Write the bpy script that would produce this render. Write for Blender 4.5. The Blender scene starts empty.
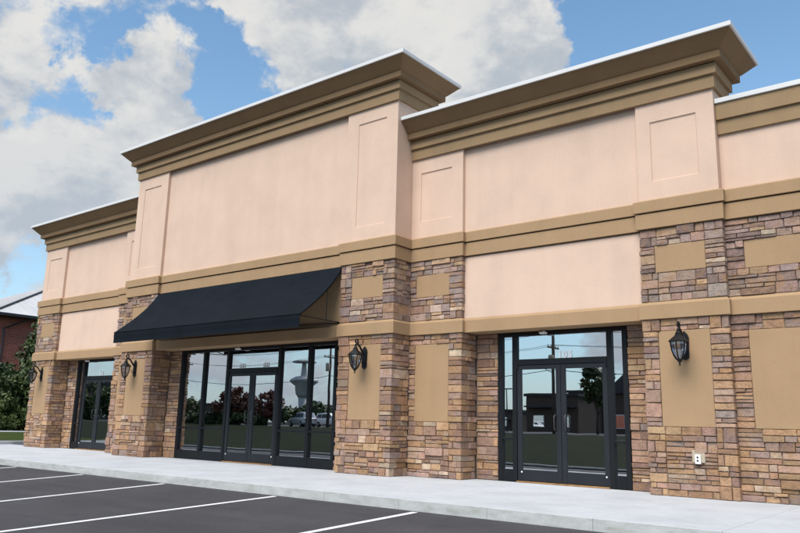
import bpy, bmesh, math, random
from mathutils import Vector, Matrix
random.seed(7)
R_ = math.radians
scene = bpy.context.scene
col = scene.collection

# ------------------------------------------------------------------ camera
FPX = 751.24                       # focal length in pixels of the 800 px wide photograph
YAW, PIT, ROL = R_(-38.668), R_(11.893), R_(1.397)
CAM = Vector((10.2046, -12.5543, 1.0652))
FWD = Vector((math.sin(YAW)*math.cos(PIT), math.cos(YAW)*math.cos(PIT), math.sin(PIT)))
_r0 = Vector((math.cos(YAW), -math.sin(YAW), 0)); _u0 = _r0.cross(FWD)
RGT = _r0*math.cos(ROL) + _u0*math.sin(ROL)
UPV = _u0*math.cos(ROL) - _r0*math.sin(ROL)
cd = bpy.data.cameras.new('camera'); cam = bpy.data.objects.new('camera', cd); col.objects.link(cam)
cd.sensor_width = 36; cd.lens = FPX*36/800; cd.clip_start = .05; cd.clip_end = 4000
cam.matrix_world = Matrix(((RGT.x, UPV.x, -FWD.x, CAM.x), (RGT.y, UPV.y, -FWD.y, CAM.y), (RGT.z, UPV.z, -FWD.z, CAM.z), (0, 0, 0, 1)))
scene.camera = cam
scene.render.resolution_x = 1024; scene.render.resolution_y = 682

def ray(u, v): return RGT*((u-400)/FPX) + UPV*((266.5-v)/FPX) + FWD
def on_y(u, v, y):
    r = ray(u, v); return CAM + r*((y-CAM.y)/r.y)
def on_x(u, v, x):
    r = ray(u, v); return CAM + r*((x-CAM.x)/r.x)
def mirrored(u, v, yg, y):         # point at depth y seen through the mirror plane y = yg
    p = on_y(u, v, 2*yg-y); return Vector((p.x, y, p.z))
def pix(p):
    d = p-CAM; w = d.dot(FWD); return (400+FPX*d.dot(RGT)/w, 266.5-FPX*d.dot(UPV)/w)

# ------------------------------------------------------------------ sky and sun
SUN_EL, SUN_AZ = R_(52), R_(174)     # azimuth clockwise from +y
world = bpy.data.worlds.new('World'); scene.world = world; world.use_nodes = True
nt = world.node_tree; N = nt.nodes; LK = nt.links; N.clear()
def nn(t, **k):
    n = N.new(t)
    for a, b in k.items(): setattr(n, a, b)
    return n
def math_(op, a, b=None, clamp=False):
    n = nn('ShaderNodeMath', operation=op); n.use_clamp = clamp
    for i, x in enumerate((a, b)):
        if x is None: continue
        if isinstance(x, (int, float)): n.inputs[i].default_value = x
        else: LK.new(x, n.inputs[i])
    return n.outputs[0]
def maprange(x, a, b, c, d, smooth=True):
    n = nn('ShaderNodeMapRange'); n.interpolation_type = 'SMOOTHSTEP' if smooth else 'LINEAR'
    LK.new(x, n.inputs[0])
    for i, q in enumerate((a, b, c, d)): n.inputs[i+1].default_value = q
    return n.outputs[0]
sky = nn('ShaderNodeTexSky'); sky.sky_type = 'NISHITA'; sky.sun_disc = False
sky.sun_elevation = SUN_EL; sky.sun_rotation = SUN_AZ; sky.altitude = 0; sky.air_density = 1.0; sky.dust_density = .3; sky.ozone_density = 1.4
SKY_STRENGTH = .107
tc = nn('ShaderNodeTexCoord')
vec = tc.outputs['Generated']
def fbm(offset, scale=4.6, detail=10, rough=.58, dist=.2):
    m = nn('ShaderNodeMapping'); m.inputs['Location'].default_value = offset; m.inputs['Scale'].default_value = (1, 1, 1.55)
    LK.new(vec, m.inputs[0])
    n = nn('ShaderNodeTexNoise'); n.inputs['Scale'].default_value = scale; n.inputs['Detail'].default_value = detail
    n.inputs['Roughness'].default_value = rough; n.inputs['Distortion'].default_value = dist
    LK.new(m.outputs[0], n.inputs['Vector']); return n.outputs['Fac']
# cloud banks of this afternoon's sky: (pixel of the photograph, radius in pixels, weight)
BANKS = [(40, 40, 95, .16), (10, 200, 95, .22), (75, 240, 50, .10), (152, 108, 62, .24), (110, 180, 75, .16), (60, 140, 60, .10), (250, 20, 110, .14), (330, 40, 105, .14), (450, 50, 125, .13),
         (570, 68, 50, .22), (560, 2, 90, .07), (95, 105, 45, -.10), (180, 62, 60, -.13), (88, 15, 40, -.14), (232, 98, 62, -.24), (112, 45, 30, -.16), (45, 98, 40, -.14), (75, 205, 28, -.12), (60, 105, 60, -.03), (690, 25, 130, -.34), (790, 60, 160, -.34), (560, 38, 50, -.06), (15, 290, 45, -.17), (70, 200, 25, -.12)]
bias = None
wn = nn('ShaderNodeTexNoise'); wn.inputs['Scale'].default_value = 7.0; wn.inputs['Detail'].default_value = 6; wn.inputs['Roughness'].default_value = .6; LK.new(vec, wn.inputs['Vector'])
ws = nn('ShaderNodeVectorMath', operation='SUBTRACT'); LK.new(wn.outputs['Color'], ws.inputs[0]); ws.inputs[1].default_value = (.5, .5, .5)
wm = nn('ShaderNodeVectorMath', operation='SCALE'); LK.new(ws.outputs[0], wm.inputs[0]); wm.inputs['Scale'].default_value = .30
wa = nn('ShaderNodeVectorMath', operation='ADD'); LK.new(vec, wa.inputs[0]); LK.new(wm.outputs[0], wa.inputs[1])
wv = nn('ShaderNodeVectorMath', operation='NORMALIZE'); LK.new(wa.outputs[0], wv.inputs[0]); wvec = wv.outputs[0]
for (u, v, r, w) in BANKS:
    d = ray(u, v).normalized()
    dp = nn('ShaderNodeVectorMath', operation='DOT_PRODUCT'); LK.new(wvec, dp.inputs[0]); dp.inputs[1].default_value = d
    f = maprange(dp.outputs['Value'], math.cos(r/FPX*1.15), 1.0, 0, w)
    bias = f if bias is None else math_('ADD', bias, f)
OFF = (8.8, 3.4, 6.1)
f0 = fbm(OFF); f1 = fbm((OFF[0]-.015, OFF[1]-.02, OFF[2]+.06))
fine = fbm((4.2, 1.7, 3.3), 13.0, 8, .62, .4)
den = math_('ADD', math_('ADD', f0, bias), math_('MULTIPLY', math_('SUBTRACT', fine, .5), .30))
cover = maprange(den, .475, .615, 0, 1)
lit = maprange(math_('ADD', math_('SUBTRACT', f0, f1), math_('MULTIPLY', math_('SUBTRACT', fine, .5), .35)), -.10, .11, 0, 1)
thick = maprange(den, .62, .85, 0, 1)
lit2 = math_('MULTIPLY', lit, math_('SUBTRACT', 1.0, math_('MULTIPLY', thick, .18)))
cr = nn('ShaderNodeMix', data_type='RGBA'); LK.new(lit2, cr.inputs['Factor'])
CLOUD_DARK = (.265, .288, .315, 1); CLOUD_LIT = (.445, .435, .415, 1)
cr.inputs['A'].default_value = CLOUD_DARK; cr.inputs['B'].default_value = CLOUD_LIT
sk = nn('ShaderNodeMix', data_type='RGBA', blend_type='MULTIPLY'); sk.inputs['Factor'].default_value = 1
LK.new(sky.outputs[0], sk.inputs['A']); sk.inputs['B'].default_value = (SKY_STRENGTH*.86, SKY_STRENGTH*1.03, SKY_STRENGTH*1.02, 1)
mx = nn('ShaderNodeMix', data_type='RGBA')
LK.new(math_('MULTIPLY', cover, .96), mx.inputs['Factor']); LK.new(sk.outputs['Result'], mx.inputs['A']); LK.new(cr.outputs['Result'], mx.inputs['B'])
sep = nn('ShaderNodeSeparateXYZ'); LK.new(vec, sep.inputs[0])
hz = math_('MULTIPLY', math_('POWER', math_('SUBTRACT', 1.0, math_('ABSOLUTE', sep.outputs[2]), True), 5.0), .82)      # summer haze low over the horizon, all the way round
hm = nn('ShaderNodeMix', data_type='RGBA'); LK.new(hz, hm.inputs['Factor']); LK.new(mx.outputs['Result'], hm.inputs['A']); hm.inputs['B'].default_value = (.262, .305, .370, 1)
mx = hm
bg = nn('ShaderNodeBackground'); bg.inputs['Strength'].default_value = 1.0
LK.new(mx.outputs['Result'], bg.inputs[0])
ow = nn('ShaderNodeOutputWorld'); LK.new(bg.outputs[0], ow.inputs[0])

sd = bpy.data.lights.new('sun', 'SUN'); sun = bpy.data.objects.new('sun', sd); col.objects.link(sun)
sd.energy = 2.6; sd.angle = R_(42); sd.color = (1, .955, .89)
sdir = Vector((math.sin(SUN_AZ)*math.cos(SUN_EL), math.cos(SUN_AZ)*math.cos(SUN_EL), math.sin(SUN_EL)))
sun.rotation_euler = sdir.to_track_quat('Z', 'Y').to_euler(); sun.location = (0, -30, 60)

vs = scene.view_settings; vs.view_transform = 'Standard'; vs.look = 'None'; vs.gamma = 1; vs.exposure = .88; vs.use_curve_mapping = False
scene.render.engine = 'CYCLES'

# ------------------------------------------------------------------ materials
MATS = {}
class Mat:
    def __init__(s, name):
        s.m = bpy.data.materials.new(name); s.m.use_nodes = True
        s.t = s.m.node_tree; s.b = s.t.nodes['Principled BSDF']; s.l = s.t.links; s.out = s.t.nodes['Material Output']
        MATS[name] = s.m
    def n(s, t, **k):
        x = s.t.nodes.new(t)
        for a, b in k.items(): setattr(x, a, b)
        return x
    def coord(s, kind='Object', scale=(1, 1, 1)):
        c = s.n('ShaderNodeTexCoord'); m = s.n('ShaderNodeMapping'); m.inputs['Scale'].default_value = scale
        if kind == 'World':
            g = s.n('ShaderNodeNewGeometry'); s.l.new(g.outputs['Position'], m.inputs[0])
        else: s.l.new(c.outputs[kind], m.inputs[0])
        return m.outputs[0]
    def noise(s, scale, detail=4, rough=.5, kind='World', sc=(1, 1, 1), dist=0):
        x = s.n('ShaderNodeTexNoise'); x.inputs['Scale'].default_value = scale; x.inputs['Detail'].default_value = detail
        x.inputs['Roughness'].default_value = rough; x.inputs['Distortion'].default_value = dist
        s.l.new(s.coord(kind, sc), x.inputs['Vector']); return x.outputs['Fac']
    def ramp(s, f, stops):
        r = s.n('ShaderNodeValToRGB'); s.l.new(f, r.inputs[0]); e = r.color_ramp.elements
        while len(e) < len(stops): e.new(.5)
        for i, (p, c) in enumerate(stops): e[i].position = p; e[i].color = (*c, 1)
        return r.outputs[0]
    def mix(s, a, b, fac, mode='MIX'):
        x = s.n('ShaderNodeMix', data_type='RGBA', blend_type=mode)
        for k, v in (('Factor', fac), ('A', a), ('B', b)):
            if isinstance(v, (int, float)): x.inputs[k].default_value = v
            elif isinstance(v, tuple): x.inputs[k].default_value = (*v[:3], 1)
            else: s.l.new(v, x.inputs[k])
        return x.outputs['Result']
    def bump(s, h, strength=.3, dist=.01):
        x = s.n('ShaderNodeBump'); x.inputs['Strength'].default_value = strength; x.inputs['Distance'].default_value = dist
        s.l.new(h, x.inputs['Height']); s.l.new(x.outputs[0], s.b.inputs['Normal'])
    def base(s, c):
        if isinstance(c, tuple): s.b.inputs['Base Color'].default_value = (*c[:3], 1)
        else: s.l.new(c, s.b.inputs['Base Color'])
    def p(s, **k):
        for a, v in k.items(): s.b.inputs[a.replace('_', ' ')].default_value = v

def stucco(name, c, var=.08, streak=.10):
    m = Mat(name)
    a = m.noise(1.3, 5, .6); b = m.noise(1.0, 4, .6, sc=(2.2, 2.2, .22)); g = m.noise(190, 3, .7); g2 = m.noise(46, 4, .65)
    dk = tuple(x*(1-var*1.6) for x in c); lt = tuple(min(1, x*(1+var)) for x in c)
    cc = m.ramp(a, [(.3, dk), (.5, c), (.7, lt)])
    st = m.ramp(b, [(.34, (1-streak,)*3), (.56, (1, 1, 1))])
    cc = m.mix(cc, st, .8, 'MULTIPLY')
    gr = m.ramp(g2, [(.3, (.93, .92, .91)), (.7, (1.04, 1.04, 1.04))])
    m.base(m.mix(cc, gr, .8, 'MULTIPLY'))
    hb = m.n('ShaderNodeMath', operation='ADD'); m.l.new(g, hb.inputs[0]); m.l.new(g2, hb.inputs[1])
    m.bump(hb.outputs[0], .35, .006); m.p(Roughness=.92, Specular_IOR_Level=.25)
    return m.m
stucco('pink', (.645, .468, .362), .035, .06)
stucco('beige', (.365, .239, .134), .035, .07)
stucco('cornice', (.222, .142, .076), .04, .08)

stucco('frieze', (.305, .205, .114), .04, .08)
def simple(name, c, rough=.6, metal=0, spec=.5, nscale=None, var=.12, bump=None):
    m = Mat(name)
    if nscale:
        f = m.noise(nscale, 5, .6); m.base(m.ramp(f, [(.3, tuple(x*(1-var) for x in c)), (.7, tuple(min(1, x*(1+var)) for x in c))]))
        if bump: m.bump(f, bump[0], bump[1])
    else: m.base(c)
    m.p(Roughness=rough, Metallic=metal, Specular_IOR_Level=spec); return m.m
simple('cap', (.62, .61, .60), .5, nscale=1.5, var=.05)
simple('mortar', (.19, .145, .115), .95, nscale=40, var=.3)
simple('frame', (.0065, .0070, .0085), .5, 0, .25, nscale=3, var=.12)
simple('door_frame', (.0135, .0150, .0190), .5, 0, .3, nscale=3, var=.10)
simple('handle', (.06, .058, .058), .4, .5)
simple('threshold', (.36, .20, .085), .45, .5, nscale=8, var=.25)
simple('black_iron', (.006, .006, .007), .5, 0, .3, nscale=30, var=.3, bump=(.2, .003))
simple('white_plastic', (.78, .78, .76), .4)
simple('vinyl_white', (.95, .95, .95), .4)
simple('grey_box', (.40, .34, .25), .8)
simple('shadow_brown', (.085, .050, .024), .9)  # dark brown painted in place of the shade under the band steps
simple('dark_slot', (.02, .02, .02), .6)
m = Mat('paint')                   # traffic paint worn through to the asphalt
w_ = m.ramp(m.noise(70, 4, .7), [(.56, (0, 0, 0)), (.66, (.8, .8, .8))]); w2_ = m.ramp(m.noise(2.2, 4, .6), [(.40, (.15, .15, .15)), (.65, (1, 1, 1))])
m.base(m.mix(m.ramp(m.noise(6, 4, .6), [(.3, (.60, .60, .59)), (.7, (.74, .74, .73))]), (.06, .058, .06), m.mix(w_, w2_, 1.0, 'MULTIPLY'))); m.p(Roughness=.85)
simple('interior', (.10, .09, .08), .9, nscale=2)
simple('bulb', (.8, .75, .6), .3)
simple('roof_membrane', (.35, .34, .33), .9, nscale=.6)

m = Mat('stone')                   # colour of each stone is stored on its mesh
at = m.n('ShaderNodeAttribute', attribute_name='tint')
a = m.noise(9, 6, .65); b = m.noise(38, 5, .7); c = m.noise(3.2, 3, .6, dist=.6)
c1 = m.mix(at.outputs['Color'], m.ramp(a, [(.28, (.66, .62, .60)), (.5, (1, 1, 1)), (.74, (1.22, 1.16, 1.06))]), .9, 'MULTIPLY')
c1 = m.mix(c1, (.40, .225, .105), m.ramp(c, [(.50, (0, 0, 0)), (.70, (.65, .65, .65))]))
c1 = m.mix(c1, m.ramp(b, [(.3, (.72, .70, .68)), (.6, (1.06, 1.06, 1.06))]), .8, 'MULTIPLY')
m.base(c1)
h = m.n('ShaderNodeMath', operation='ADD'); m.l.new(a, h.inputs[0]); m.l.new(b, h.inputs[1])
m.bump(h.outputs[0], .9, .03); m.p(Roughness=.93, Specular_IOR_Level=.2)

m = Mat('concrete')
a = m.noise(.9, 6, .6); b = m.noise(60, 4, .7); c = m.noise(7, 5, .65)
cc = m.ramp(a, [(.3, (.42, .43, .45)), (.55, (.49, .50, .52)), (.75, (.53, .535, .55))])
cc = m.mix(cc, m.ramp(b, [(.3, (.88, .88, .88)), (.7, (1.05, 1.05, 1.05))]), .8, 'MULTIPLY')
cc = m.mix(cc, m.ramp(c, [(.25, (.86, .85, .83)), (.5, (1, 1, 1))]), .8, 'MULTIPLY')
m.base(cc); m.bump(b, .25, .003); m.p(Roughness=.9, Specular_IOR_Level=.25)
m = Mat('kerb_concrete')
a = m.noise(2.6, 6, .7, sc=(1, 1, 3)); b = m.noise(50, 4, .7)
cc = m.ramp(a, [(.3, (.33, .325, .30)), (.5, (.44, .445, .43)), (.72, (.52, .525, .51))])
m.base(m.mix(cc, m.ramp(b, [(.3, (.82, .82, .82)), (.7, (1.06, 1.06, 1.06))]), .8, 'MULTIPLY')); m.bump(b, .4, .004); m.p(Roughness=.92)

m = Mat('asphalt')
a = m.noise(.5, 6, .65); b = m.noise(140, 3, .8); c = m.noise(1.0, 5, .65, sc=(.3, 2.5, 1)); v = m.n('ShaderNodeTexVoronoi'); v.inputs['Scale'].default_value = 90; m.l.new(m.coord('World'), v.inputs['Vector'])
cc = m.ramp(a, [(.3, (.040, .038, .042)), (.7, (.060, .056, .060))])
cc = m.mix(cc, m.ramp(b, [(.32, (.55, .55, .55)), (.68, (1.45, 1.43, 1.4))]), .85, 'MULTIPLY')
cc = m.mix(cc, m.ramp(c, [(.35, (.85, .85, .85)), (.65, (1.1, 1.1, 1.1))]), .8, 'MULTIPLY')
o_ = m.ramp(m.noise(.9, 5, .7, dist=.5), [(.62, (1, 1, 1)), (.74, (.62, .61, .60))]); g_ = m.ramp(m.noise(420, 2, .8), [(.58, (1, 1, 1)), (.72, (2.1, 2.05, 2.0))])
cc = m.mix(m.mix(cc, o_, .8, 'MULTIPLY'), g_, .8, 'MULTIPLY')
m.base(cc); m.bump(v.outputs['Distance'], .6, .008); m.p(Roughness=.88, Specular_IOR_Level=.35)

m = Mat('grass')
a = m.noise(.35, 5, .6); b = m.noise(18, 5, .75)
cc = m.ramp(a, [(.3, (.034, .056, .012)), (.7, (.066, .082, .020))])
m.base(m.mix(cc, m.ramp(b, [(.3, (.5, .5, .5)), (.7, (1.35, 1.3, 1.2))]), .85, 'MULTIPLY')); m.bump(b, .8, .06); m.p(Roughness=.95, Specular_IOR_Level=.1)

m = Mat('bank_grass')  # grass colour darkened to put cloud shade on the bank
a = m.noise(.35, 5, .6); b = m.noise(18, 5, .75)
cc = m.ramp(a, [(.3, (.010, .014, .004)), (.7, (.020, .023, .007))])
m.base(m.mix(cc, m.ramp(b, [(.3, (.5, .5, .5)), (.7, (1.35, 1.3, 1.2))]), .85, 'MULTIPLY')); m.bump(b, .8, .06); m.p(Roughness=.95, Specular_IOR_Level=.1)

m = Mat('canvas')
w = m.n('ShaderNodeTexWave', wave_type='BANDS', bands_direction='X'); w.inputs['Scale'].default_value = 160; m.l.new(m.coord('World'), w.inputs['Vector'])
a = m.noise(1.6, 4, .6, sc=(1, 2, 1)); b = m.noise(220, 2, .6)
m.base(m.mix(m.ramp(a, [(.3, (.0045, .0070, .0110)), (.7, (.0070, .0100, .0150))]), m.ramp(b, [(.3, (.75, .75, .75)), (.7, (1.2, 1.2, 1.2))]), .7, 'MULTIPLY'))
m.bump(a, .25, .03); m.p(Roughness=.9, Specular_IOR_Level=.12)

def glass_mat(name, refl, tint):
    m = Mat(name); t = m.t; t.nodes.remove(m.b)
    g = m.n('ShaderNodeBsdfGlossy'); g.inputs['Roughness'].default_value = .0; g.inputs['Color'].default_value = (.93, .96, 1, 1)
    tr = m.n('ShaderNodeBsdfTransparent'); tr.inputs['Color'].default_value = (*tint, 1)
    wv = m.noise(.9, 2, .5); bp = m.n('ShaderNodeBump'); bp.inputs['Strength'].default_value = .035; bp.inputs['Distance'].default_value = .02
    m.l.new(wv, bp.inputs['Height']); m.l.new(bp.outputs[0], g.inputs['Normal'])
    lw = m.n('ShaderNodeLayerWeight'); lw.inputs['Blend'].default_value = .35
    mr = m.n('ShaderNodeMapRange'); m.l.new(lw.outputs['Fresnel'], mr.inputs[0]); mr.inputs[3].default_value = refl; mr.inputs[4].default_value = 1
    mx = m.n('ShaderNodeMixShader'); m.l.new(mr.outputs[0], mx.inputs[0]); m.l.new(tr.outputs[0], mx.inputs[1]); m.l.new(g.outputs[0], mx.inputs[2])
    m.l.new(mx.outputs[0], m.out.inputs[0]); return m.m
glass_mat('glass', .62, (.26, .26, .25))
glass_mat('lantern_glass', .14, (.66, .66, .68))

m = Mat('brick')
tx = m.n('ShaderNodeTexBrick'); tx.inputs['Scale'].default_value = 1; tx.inputs['Brick Width'].default_value = .42; tx.inputs['Row Height'].default_value = .15; tx.inputs['Mortar Size'].default_value = .014
tx.inputs['Color1'].default_value = (.33, .075, .045, 1); tx.inputs['Color2'].default_value = (.23, .055, .036, 1); tx.inputs['Mortar'].default_value = (.25, .19, .16, 1)
mp = m.n('ShaderNodeCombineXYZ'); g = m.n('ShaderNodeNewGeometry'); sp = m.n('ShaderNodeSeparateXYZ'); m.l.new(g.outputs['Position'], sp.inputs[0])
ad = m.n('ShaderNodeMath', operation='ADD'); m.l.new(sp.outputs[0], ad.inputs[0]); m.l.new(sp.outputs[1], ad.inputs[1])
m.l.new(ad.outputs[0], mp.inputs[0]); m.l.new(sp.outputs[2], mp.inputs[1]); m.l.new(mp.outputs[0], tx.inputs['Vector'])
m.base(m.mix(tx.outputs['Color'], m.ramp(m.noise(.8, 5, .6), [(.3, (.7, .7, .7)), (.7, (1.15, 1.15, 1.15))]), .8, 'MULTIPLY')); m.p(Roughness=.9)
simple('roof_metal', (.50, .49, .49), .7, 0, .25, nscale=.7, var=.08)
simple('gutter', (.02, .02, .022), .5, .2)
simple('bark', (.055, .040, .030), .95, nscale=14, var=.4, bump=(.8, .03))
simple('pole_wood', (.075, .055, .042), .9, nscale=6, var=.3)
simple('tower_white', (.40, .40, .39), .5, nscale=.5)
simple('shop_wall', (.085, .058, .045), .9, nscale=.5)
simple('shop_roof', (.045, .040, .040), .8, nscale=.5)
simple('car_silver', (.42, .43, .45), .28, .6)
simple('car_dark', (.03, .03, .035), .3, .3)
simple('rubber', (.015, .015, .015), .8)
simple('rim', (.4, .4, .42), .35, .8)
simple('tail_red', (.35, .02, .015), .3)
simple('lamp_white', (.8, .8, .78), .25)
def leaf(name, dark, light):
    m = Mat(name); oi = m.n('ShaderNodeAttribute', attribute_name='tint')
    f = m.noise(1.4, 4, .6); s = m.n('ShaderNodeSeparateColor'); m.l.new(oi.outputs['Color'], s.inputs[0])
    c = m.mix(dark, light, s.outputs[0]); c = m.mix(c, m.ramp(f, [(.3, (.7, .75, .7)), (.7, (1.2, 1.15, 1.1))]), .7, 'MULTIPLY')
    m.base(c); m.p(Roughness=.55, Specular_IOR_Level=.35); return m.m
leaf('leaf_dark', (.018, .036, .012), (.075, .105, .030))
leaf('leaf_bush', (.030, .055, .012), (.110, .140, .035))
leaf('leaf_red', (.055, .018, .016), (.16, .06, .035))
leaf('leaf_mid', (.026, .042, .014), (.085, .10, .035))

# ------------------------------------------------------------------ mesh helpers
WPOS = {}
class MB:
    def __init__(s): s.v = []; s.f = []; s.t = []; s.cur = None
    def face(s, *i):
        s.f.append(i)
        if s.cur is not None: s.t.append(s.cur)
    def add(s, vs, fs):
        b = len(s.v); s.v += [tuple(x) for x in vs]
        for f in fs: s.face(*[b+i for i in f])
    def box(s, x0, x1, y0, y1, z0, z1):
        s.add([(x0, y0, z0), (x1, y0, z0), (x1, y1, z0), (x0, y1, z0), (x0, y0, z1), (x1, y0, z1), (x1, y1, z1), (x0, y1, z1)],
              [(3, 2, 1, 0), (4, 5, 6, 7), (0, 1, 5, 4), (1, 2, 6, 5), (2, 3, 7, 6), (3, 0, 4, 7)]); return s
    def prism(s, pts, axis, a, b):       # pts: 2-D polygon; axis 'x','y','z' extruded from a to b
        n = len(pts)
        mk = {'x': lambda p, q: (q, p[0], p[1]), 'y': lambda p, q: (p[0], q, p[1]), 'z': lambda p, q: (p[0], p[1], q)}[axis]
        s.add([mk(p, a) for p in pts]+[mk(p, b) for p in pts], [tuple(range(n-1, -1, -1)), tuple(range(n, 2*n))]+[(i, (i+1) % n, n+(i+1) % n, n+i) for i in range(n)]); return s
    def tube(s, pts, r, n=8, cap=True):
        pts = [Vector(p) for p in pts]; rr = r if isinstance(r, (list, tuple)) else [r]*len(pts); rings = []
        up = None
        for i, p in enumerate(pts):
            t = (pts[min(i+1, len(pts)-1)]-pts[max(i-1, 0)]).normalized()
            if up is None: up = Vector((0, 0, 1)) if abs(t.z) < .9 else Vector((1, 0, 0))
            a = t.cross(up).normalized(); b = a.cross(t).normalized(); up = b
            rings.append([p+(a*math.cos(k*2*math.pi/n)+b*math.sin(k*2*math.pi/n))*rr[i] for k in range(n)])
        vs = [v for r_ in rings for v in r_]; fs = []
        for i in range(len(rings)-1):
            for k in range(n): fs.append((i*n+k, i*n+(k+1) % n, (i+1)*n+(k+1) % n, (i+1)*n+k))
        if cap: fs += [tuple(range(n-1, -1, -1)), tuple((len(rings)-1)*n+k for k in range(n))]
        s.add(vs, fs); return s
    def lathe(s, prof, n=12, c=(0, 0, 0), phase=0):    # prof: (radius, z) from bottom to top
        vs = []; fs = []
        for r, z in prof:
            for k in range(n):
                a = 2*math.pi*k/n+phase; vs.append((c[0]+r*math.cos(a), c[1]+r*math.sin(a), c[2]+z))
        for i in range(len(prof)-1):
            for k in range(n): fs.append((i*n+k, i*n+(k+1) % n, (i+1)*n+(k+1) % n, (i+1)*n+k))
        fs += [tuple(range(n-1, -1, -1)), tuple((len(prof)-1)*n+k for k in range(n))]
        s.add(vs, fs); return s
    def sweep(s, prof, path, closed=False):   # prof: closed polygon (outward, z); outward = right of the path
        n = len(path); m = len(prof); P = [Vector(p) for p in path]; vs = []
        for i in range(n):
            d0 = (P[i]-P[i-1]).normalized() if (i > 0 or closed) else None
            d1 = (P[(i+1) % n]-P[i]).normalized() if (i < n-1 or closed) else None
            if d0 is None: d0 = d1
            if d1 is None: d1 = d0
            n0 = Vector((d0.y, -d0.x)); n1 = Vector((d1.y, -d1.x)); mt = (n0+n1)/(1+n0.dot(n1))
            for o, z in prof: q = P[i]+mt*o; vs.append((q.x, q.y, z))
        fs = []
        for i in range(n if closed else n-1):
            j = (i+1) % n
            for k in range(m): fs.append((i*m+k, i*m+(k+1) % m, j*m+(k+1) % m, j*m+k))
        if not closed: fs += [tuple(range(m)), tuple((n-1)*m+k for k in range(m-1, -1, -1))]
        s.add(vs, fs); return s
    def build(s, name, mat, parent=None, smooth=False, bevel=0, fix=True, origin=None):
        vs = [Vector(v) for v in s.v]
        if origin is None:
            lo = Vector((min(v.x for v in vs), min(v.y for v in vs), min(v.z for v in vs))); hi = Vector((max(v.x for v in vs), max(v.y for v in vs), max(v.z for v in vs)))
            c = Vector(((lo.x+hi.x)/2, (lo.y+hi.y)/2, lo.z))
        else: c = Vector(origin)
        me = bpy.data.meshes.new(name); me.from_pydata([v-c for v in vs], [], s.f)
        if s.t:
            at = me.attributes.new('tint', 'FLOAT_COLOR', 'FACE')
            buf = []
            for t in s.t: buf += [t[0], t[1], t[2], 1]
            at.data.foreach_set('color', buf)
        if fix:
            bm = bmesh.new(); bm.from_mesh(me); bmesh.ops.recalc_face_normals(bm, faces=bm.faces); bm.to_mesh(me); bm.free()
        me.materials.append(MATS[mat])
        if smooth: me.shade_smooth()
        o = bpy.data.objects.new(name, me); col.objects.link(o)
        WPOS[o.name] = c
        if parent: o.parent = parent; o.location = c-WPOS[parent.name]
        else: o.location = c
        if bevel:
            b = o.modifiers.new('bevel', 'BEVEL'); b.width = bevel; b.segments = 2; b.limit_method = 'ANGLE'; b.angle_limit = R_(40)
        return o
def tag(o, label, cat, group=None, kind=None):
    if label: o['label'] = label
    if cat: o['category'] = cat
    if group: o['group'] = group
    if kind: o['kind'] = kind
    return o
def empty(name, loc, label=None, cat=None, group=None):
    o = bpy.data.objects.new(name, None); col.objects.link(o); o.location = loc; o.empty_display_size = .2; WPOS[o.name] = Vector(loc)
    return tag(o, label, cat, group)
def copy_tree(o, parent=None, loc=None, rz=None):
    c = o.copy(); col.objects.link(c)
    if parent: c.parent = parent
    if loc is not None: c.location = loc
    if rz is not None: c.rotation_euler.z = rz
    for ch in o.children: copy_tree(ch, c)
    return c
def bx(name, mat, parent, *a, bevel=0): return MB().box(*a).build(name, mat, parent, bevel=bevel)

# ------------------------------------------------------------------ ground, pavement, car park
LOT_S = .045
def lot_z(y): return -.15+LOT_S*(max(y, -25)+3.55)
def ground_z(y):
    if y > -3.7: return -.30
    if y > -25: return lot_z(y)-.06
    if y > -26: return lot_z(-25)+.06
    if y > -46: return lot_z(-25)+.06+(.55-lot_z(-25)-.06)*((-26-y)/20)**.9
    return .55
ys = [900, 300, 100, 40, 10, -3.4, -3.69, -3.72, -6, -10, -15, -20, -24.99, -25.0, -25.2, -26, -28, -31, -34, -37, -40, -43, -46, -60, -100, -300, -900]
xs = [-900, -300, -120, -60, -30, 0, 30, 60, 120, 300, 900]
g = MB(); nx = len(xs)
g.add([(x, y, ground_z(y)) for y in ys for x in xs], [(j*nx+i, j*nx+i+1, (j+1)*nx+i+1, (j+1)*nx+i) for j in range(len(ys)-1) for i in range(nx-1)])
tag(g.build('ground', 'bank_grass', smooth=True), 'grassy ground and lawn bank beyond the car park', None, kind='structure')
g = MB(); yl = [-3.52, -6, -9, -12, -16, -20, -25]
g.add([(x, y, lot_z(y)) for y in yl for x in (-90, 70)], [(2*j, 2*j+1, 2*j+3, 2*j+2) for j in range(len(yl)-1)])
lot = tag(g.build('parking_lot', 'asphalt'), 'dark asphalt car park in front of the pavement', None, kind='structure')
g = MB().box(-90, 70, -25.18, -25.0, lot_z(-25)-.1, lot_z(-25)+.14)
tag(g.build('kerb', 'kerb_concrete', bevel=.02), 'concrete kerb along the far edge of the car park', None, kind='structure')
g = MB().box(-150, 90, -75, -47, .40, .57)
tag(g.build('road', 'asphalt'), 'asphalt street running along the top of the lawn bank', None, kind='structure')
for i, (x0, ln, sl) in enumerate([(-11.7, 5.4, -.02), (-8.66, 5.4, -.02), (-5.61, 5.4, -.05), (-2.64, 5.5, -.015), (.49, 5.5, .045), (3.43, 5.5, .025), (6.4, 5.5, 0)]):
    g = MB(); w = .055; y0 = -3.60; y1 = y0-ln
    g.add([(x0-w, y0, lot_z(y0)+.004), (x0+w, y0, lot_z(y0)+.004), (x0+w+sl*(y1-y0), y1, lot_z(y1)+.004), (x0-w+sl*(y1-y0), y1, lot_z(y1)+.004)], [(0, 1, 2, 3)])
    g.build('painted_line', 'paint', lot)
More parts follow.
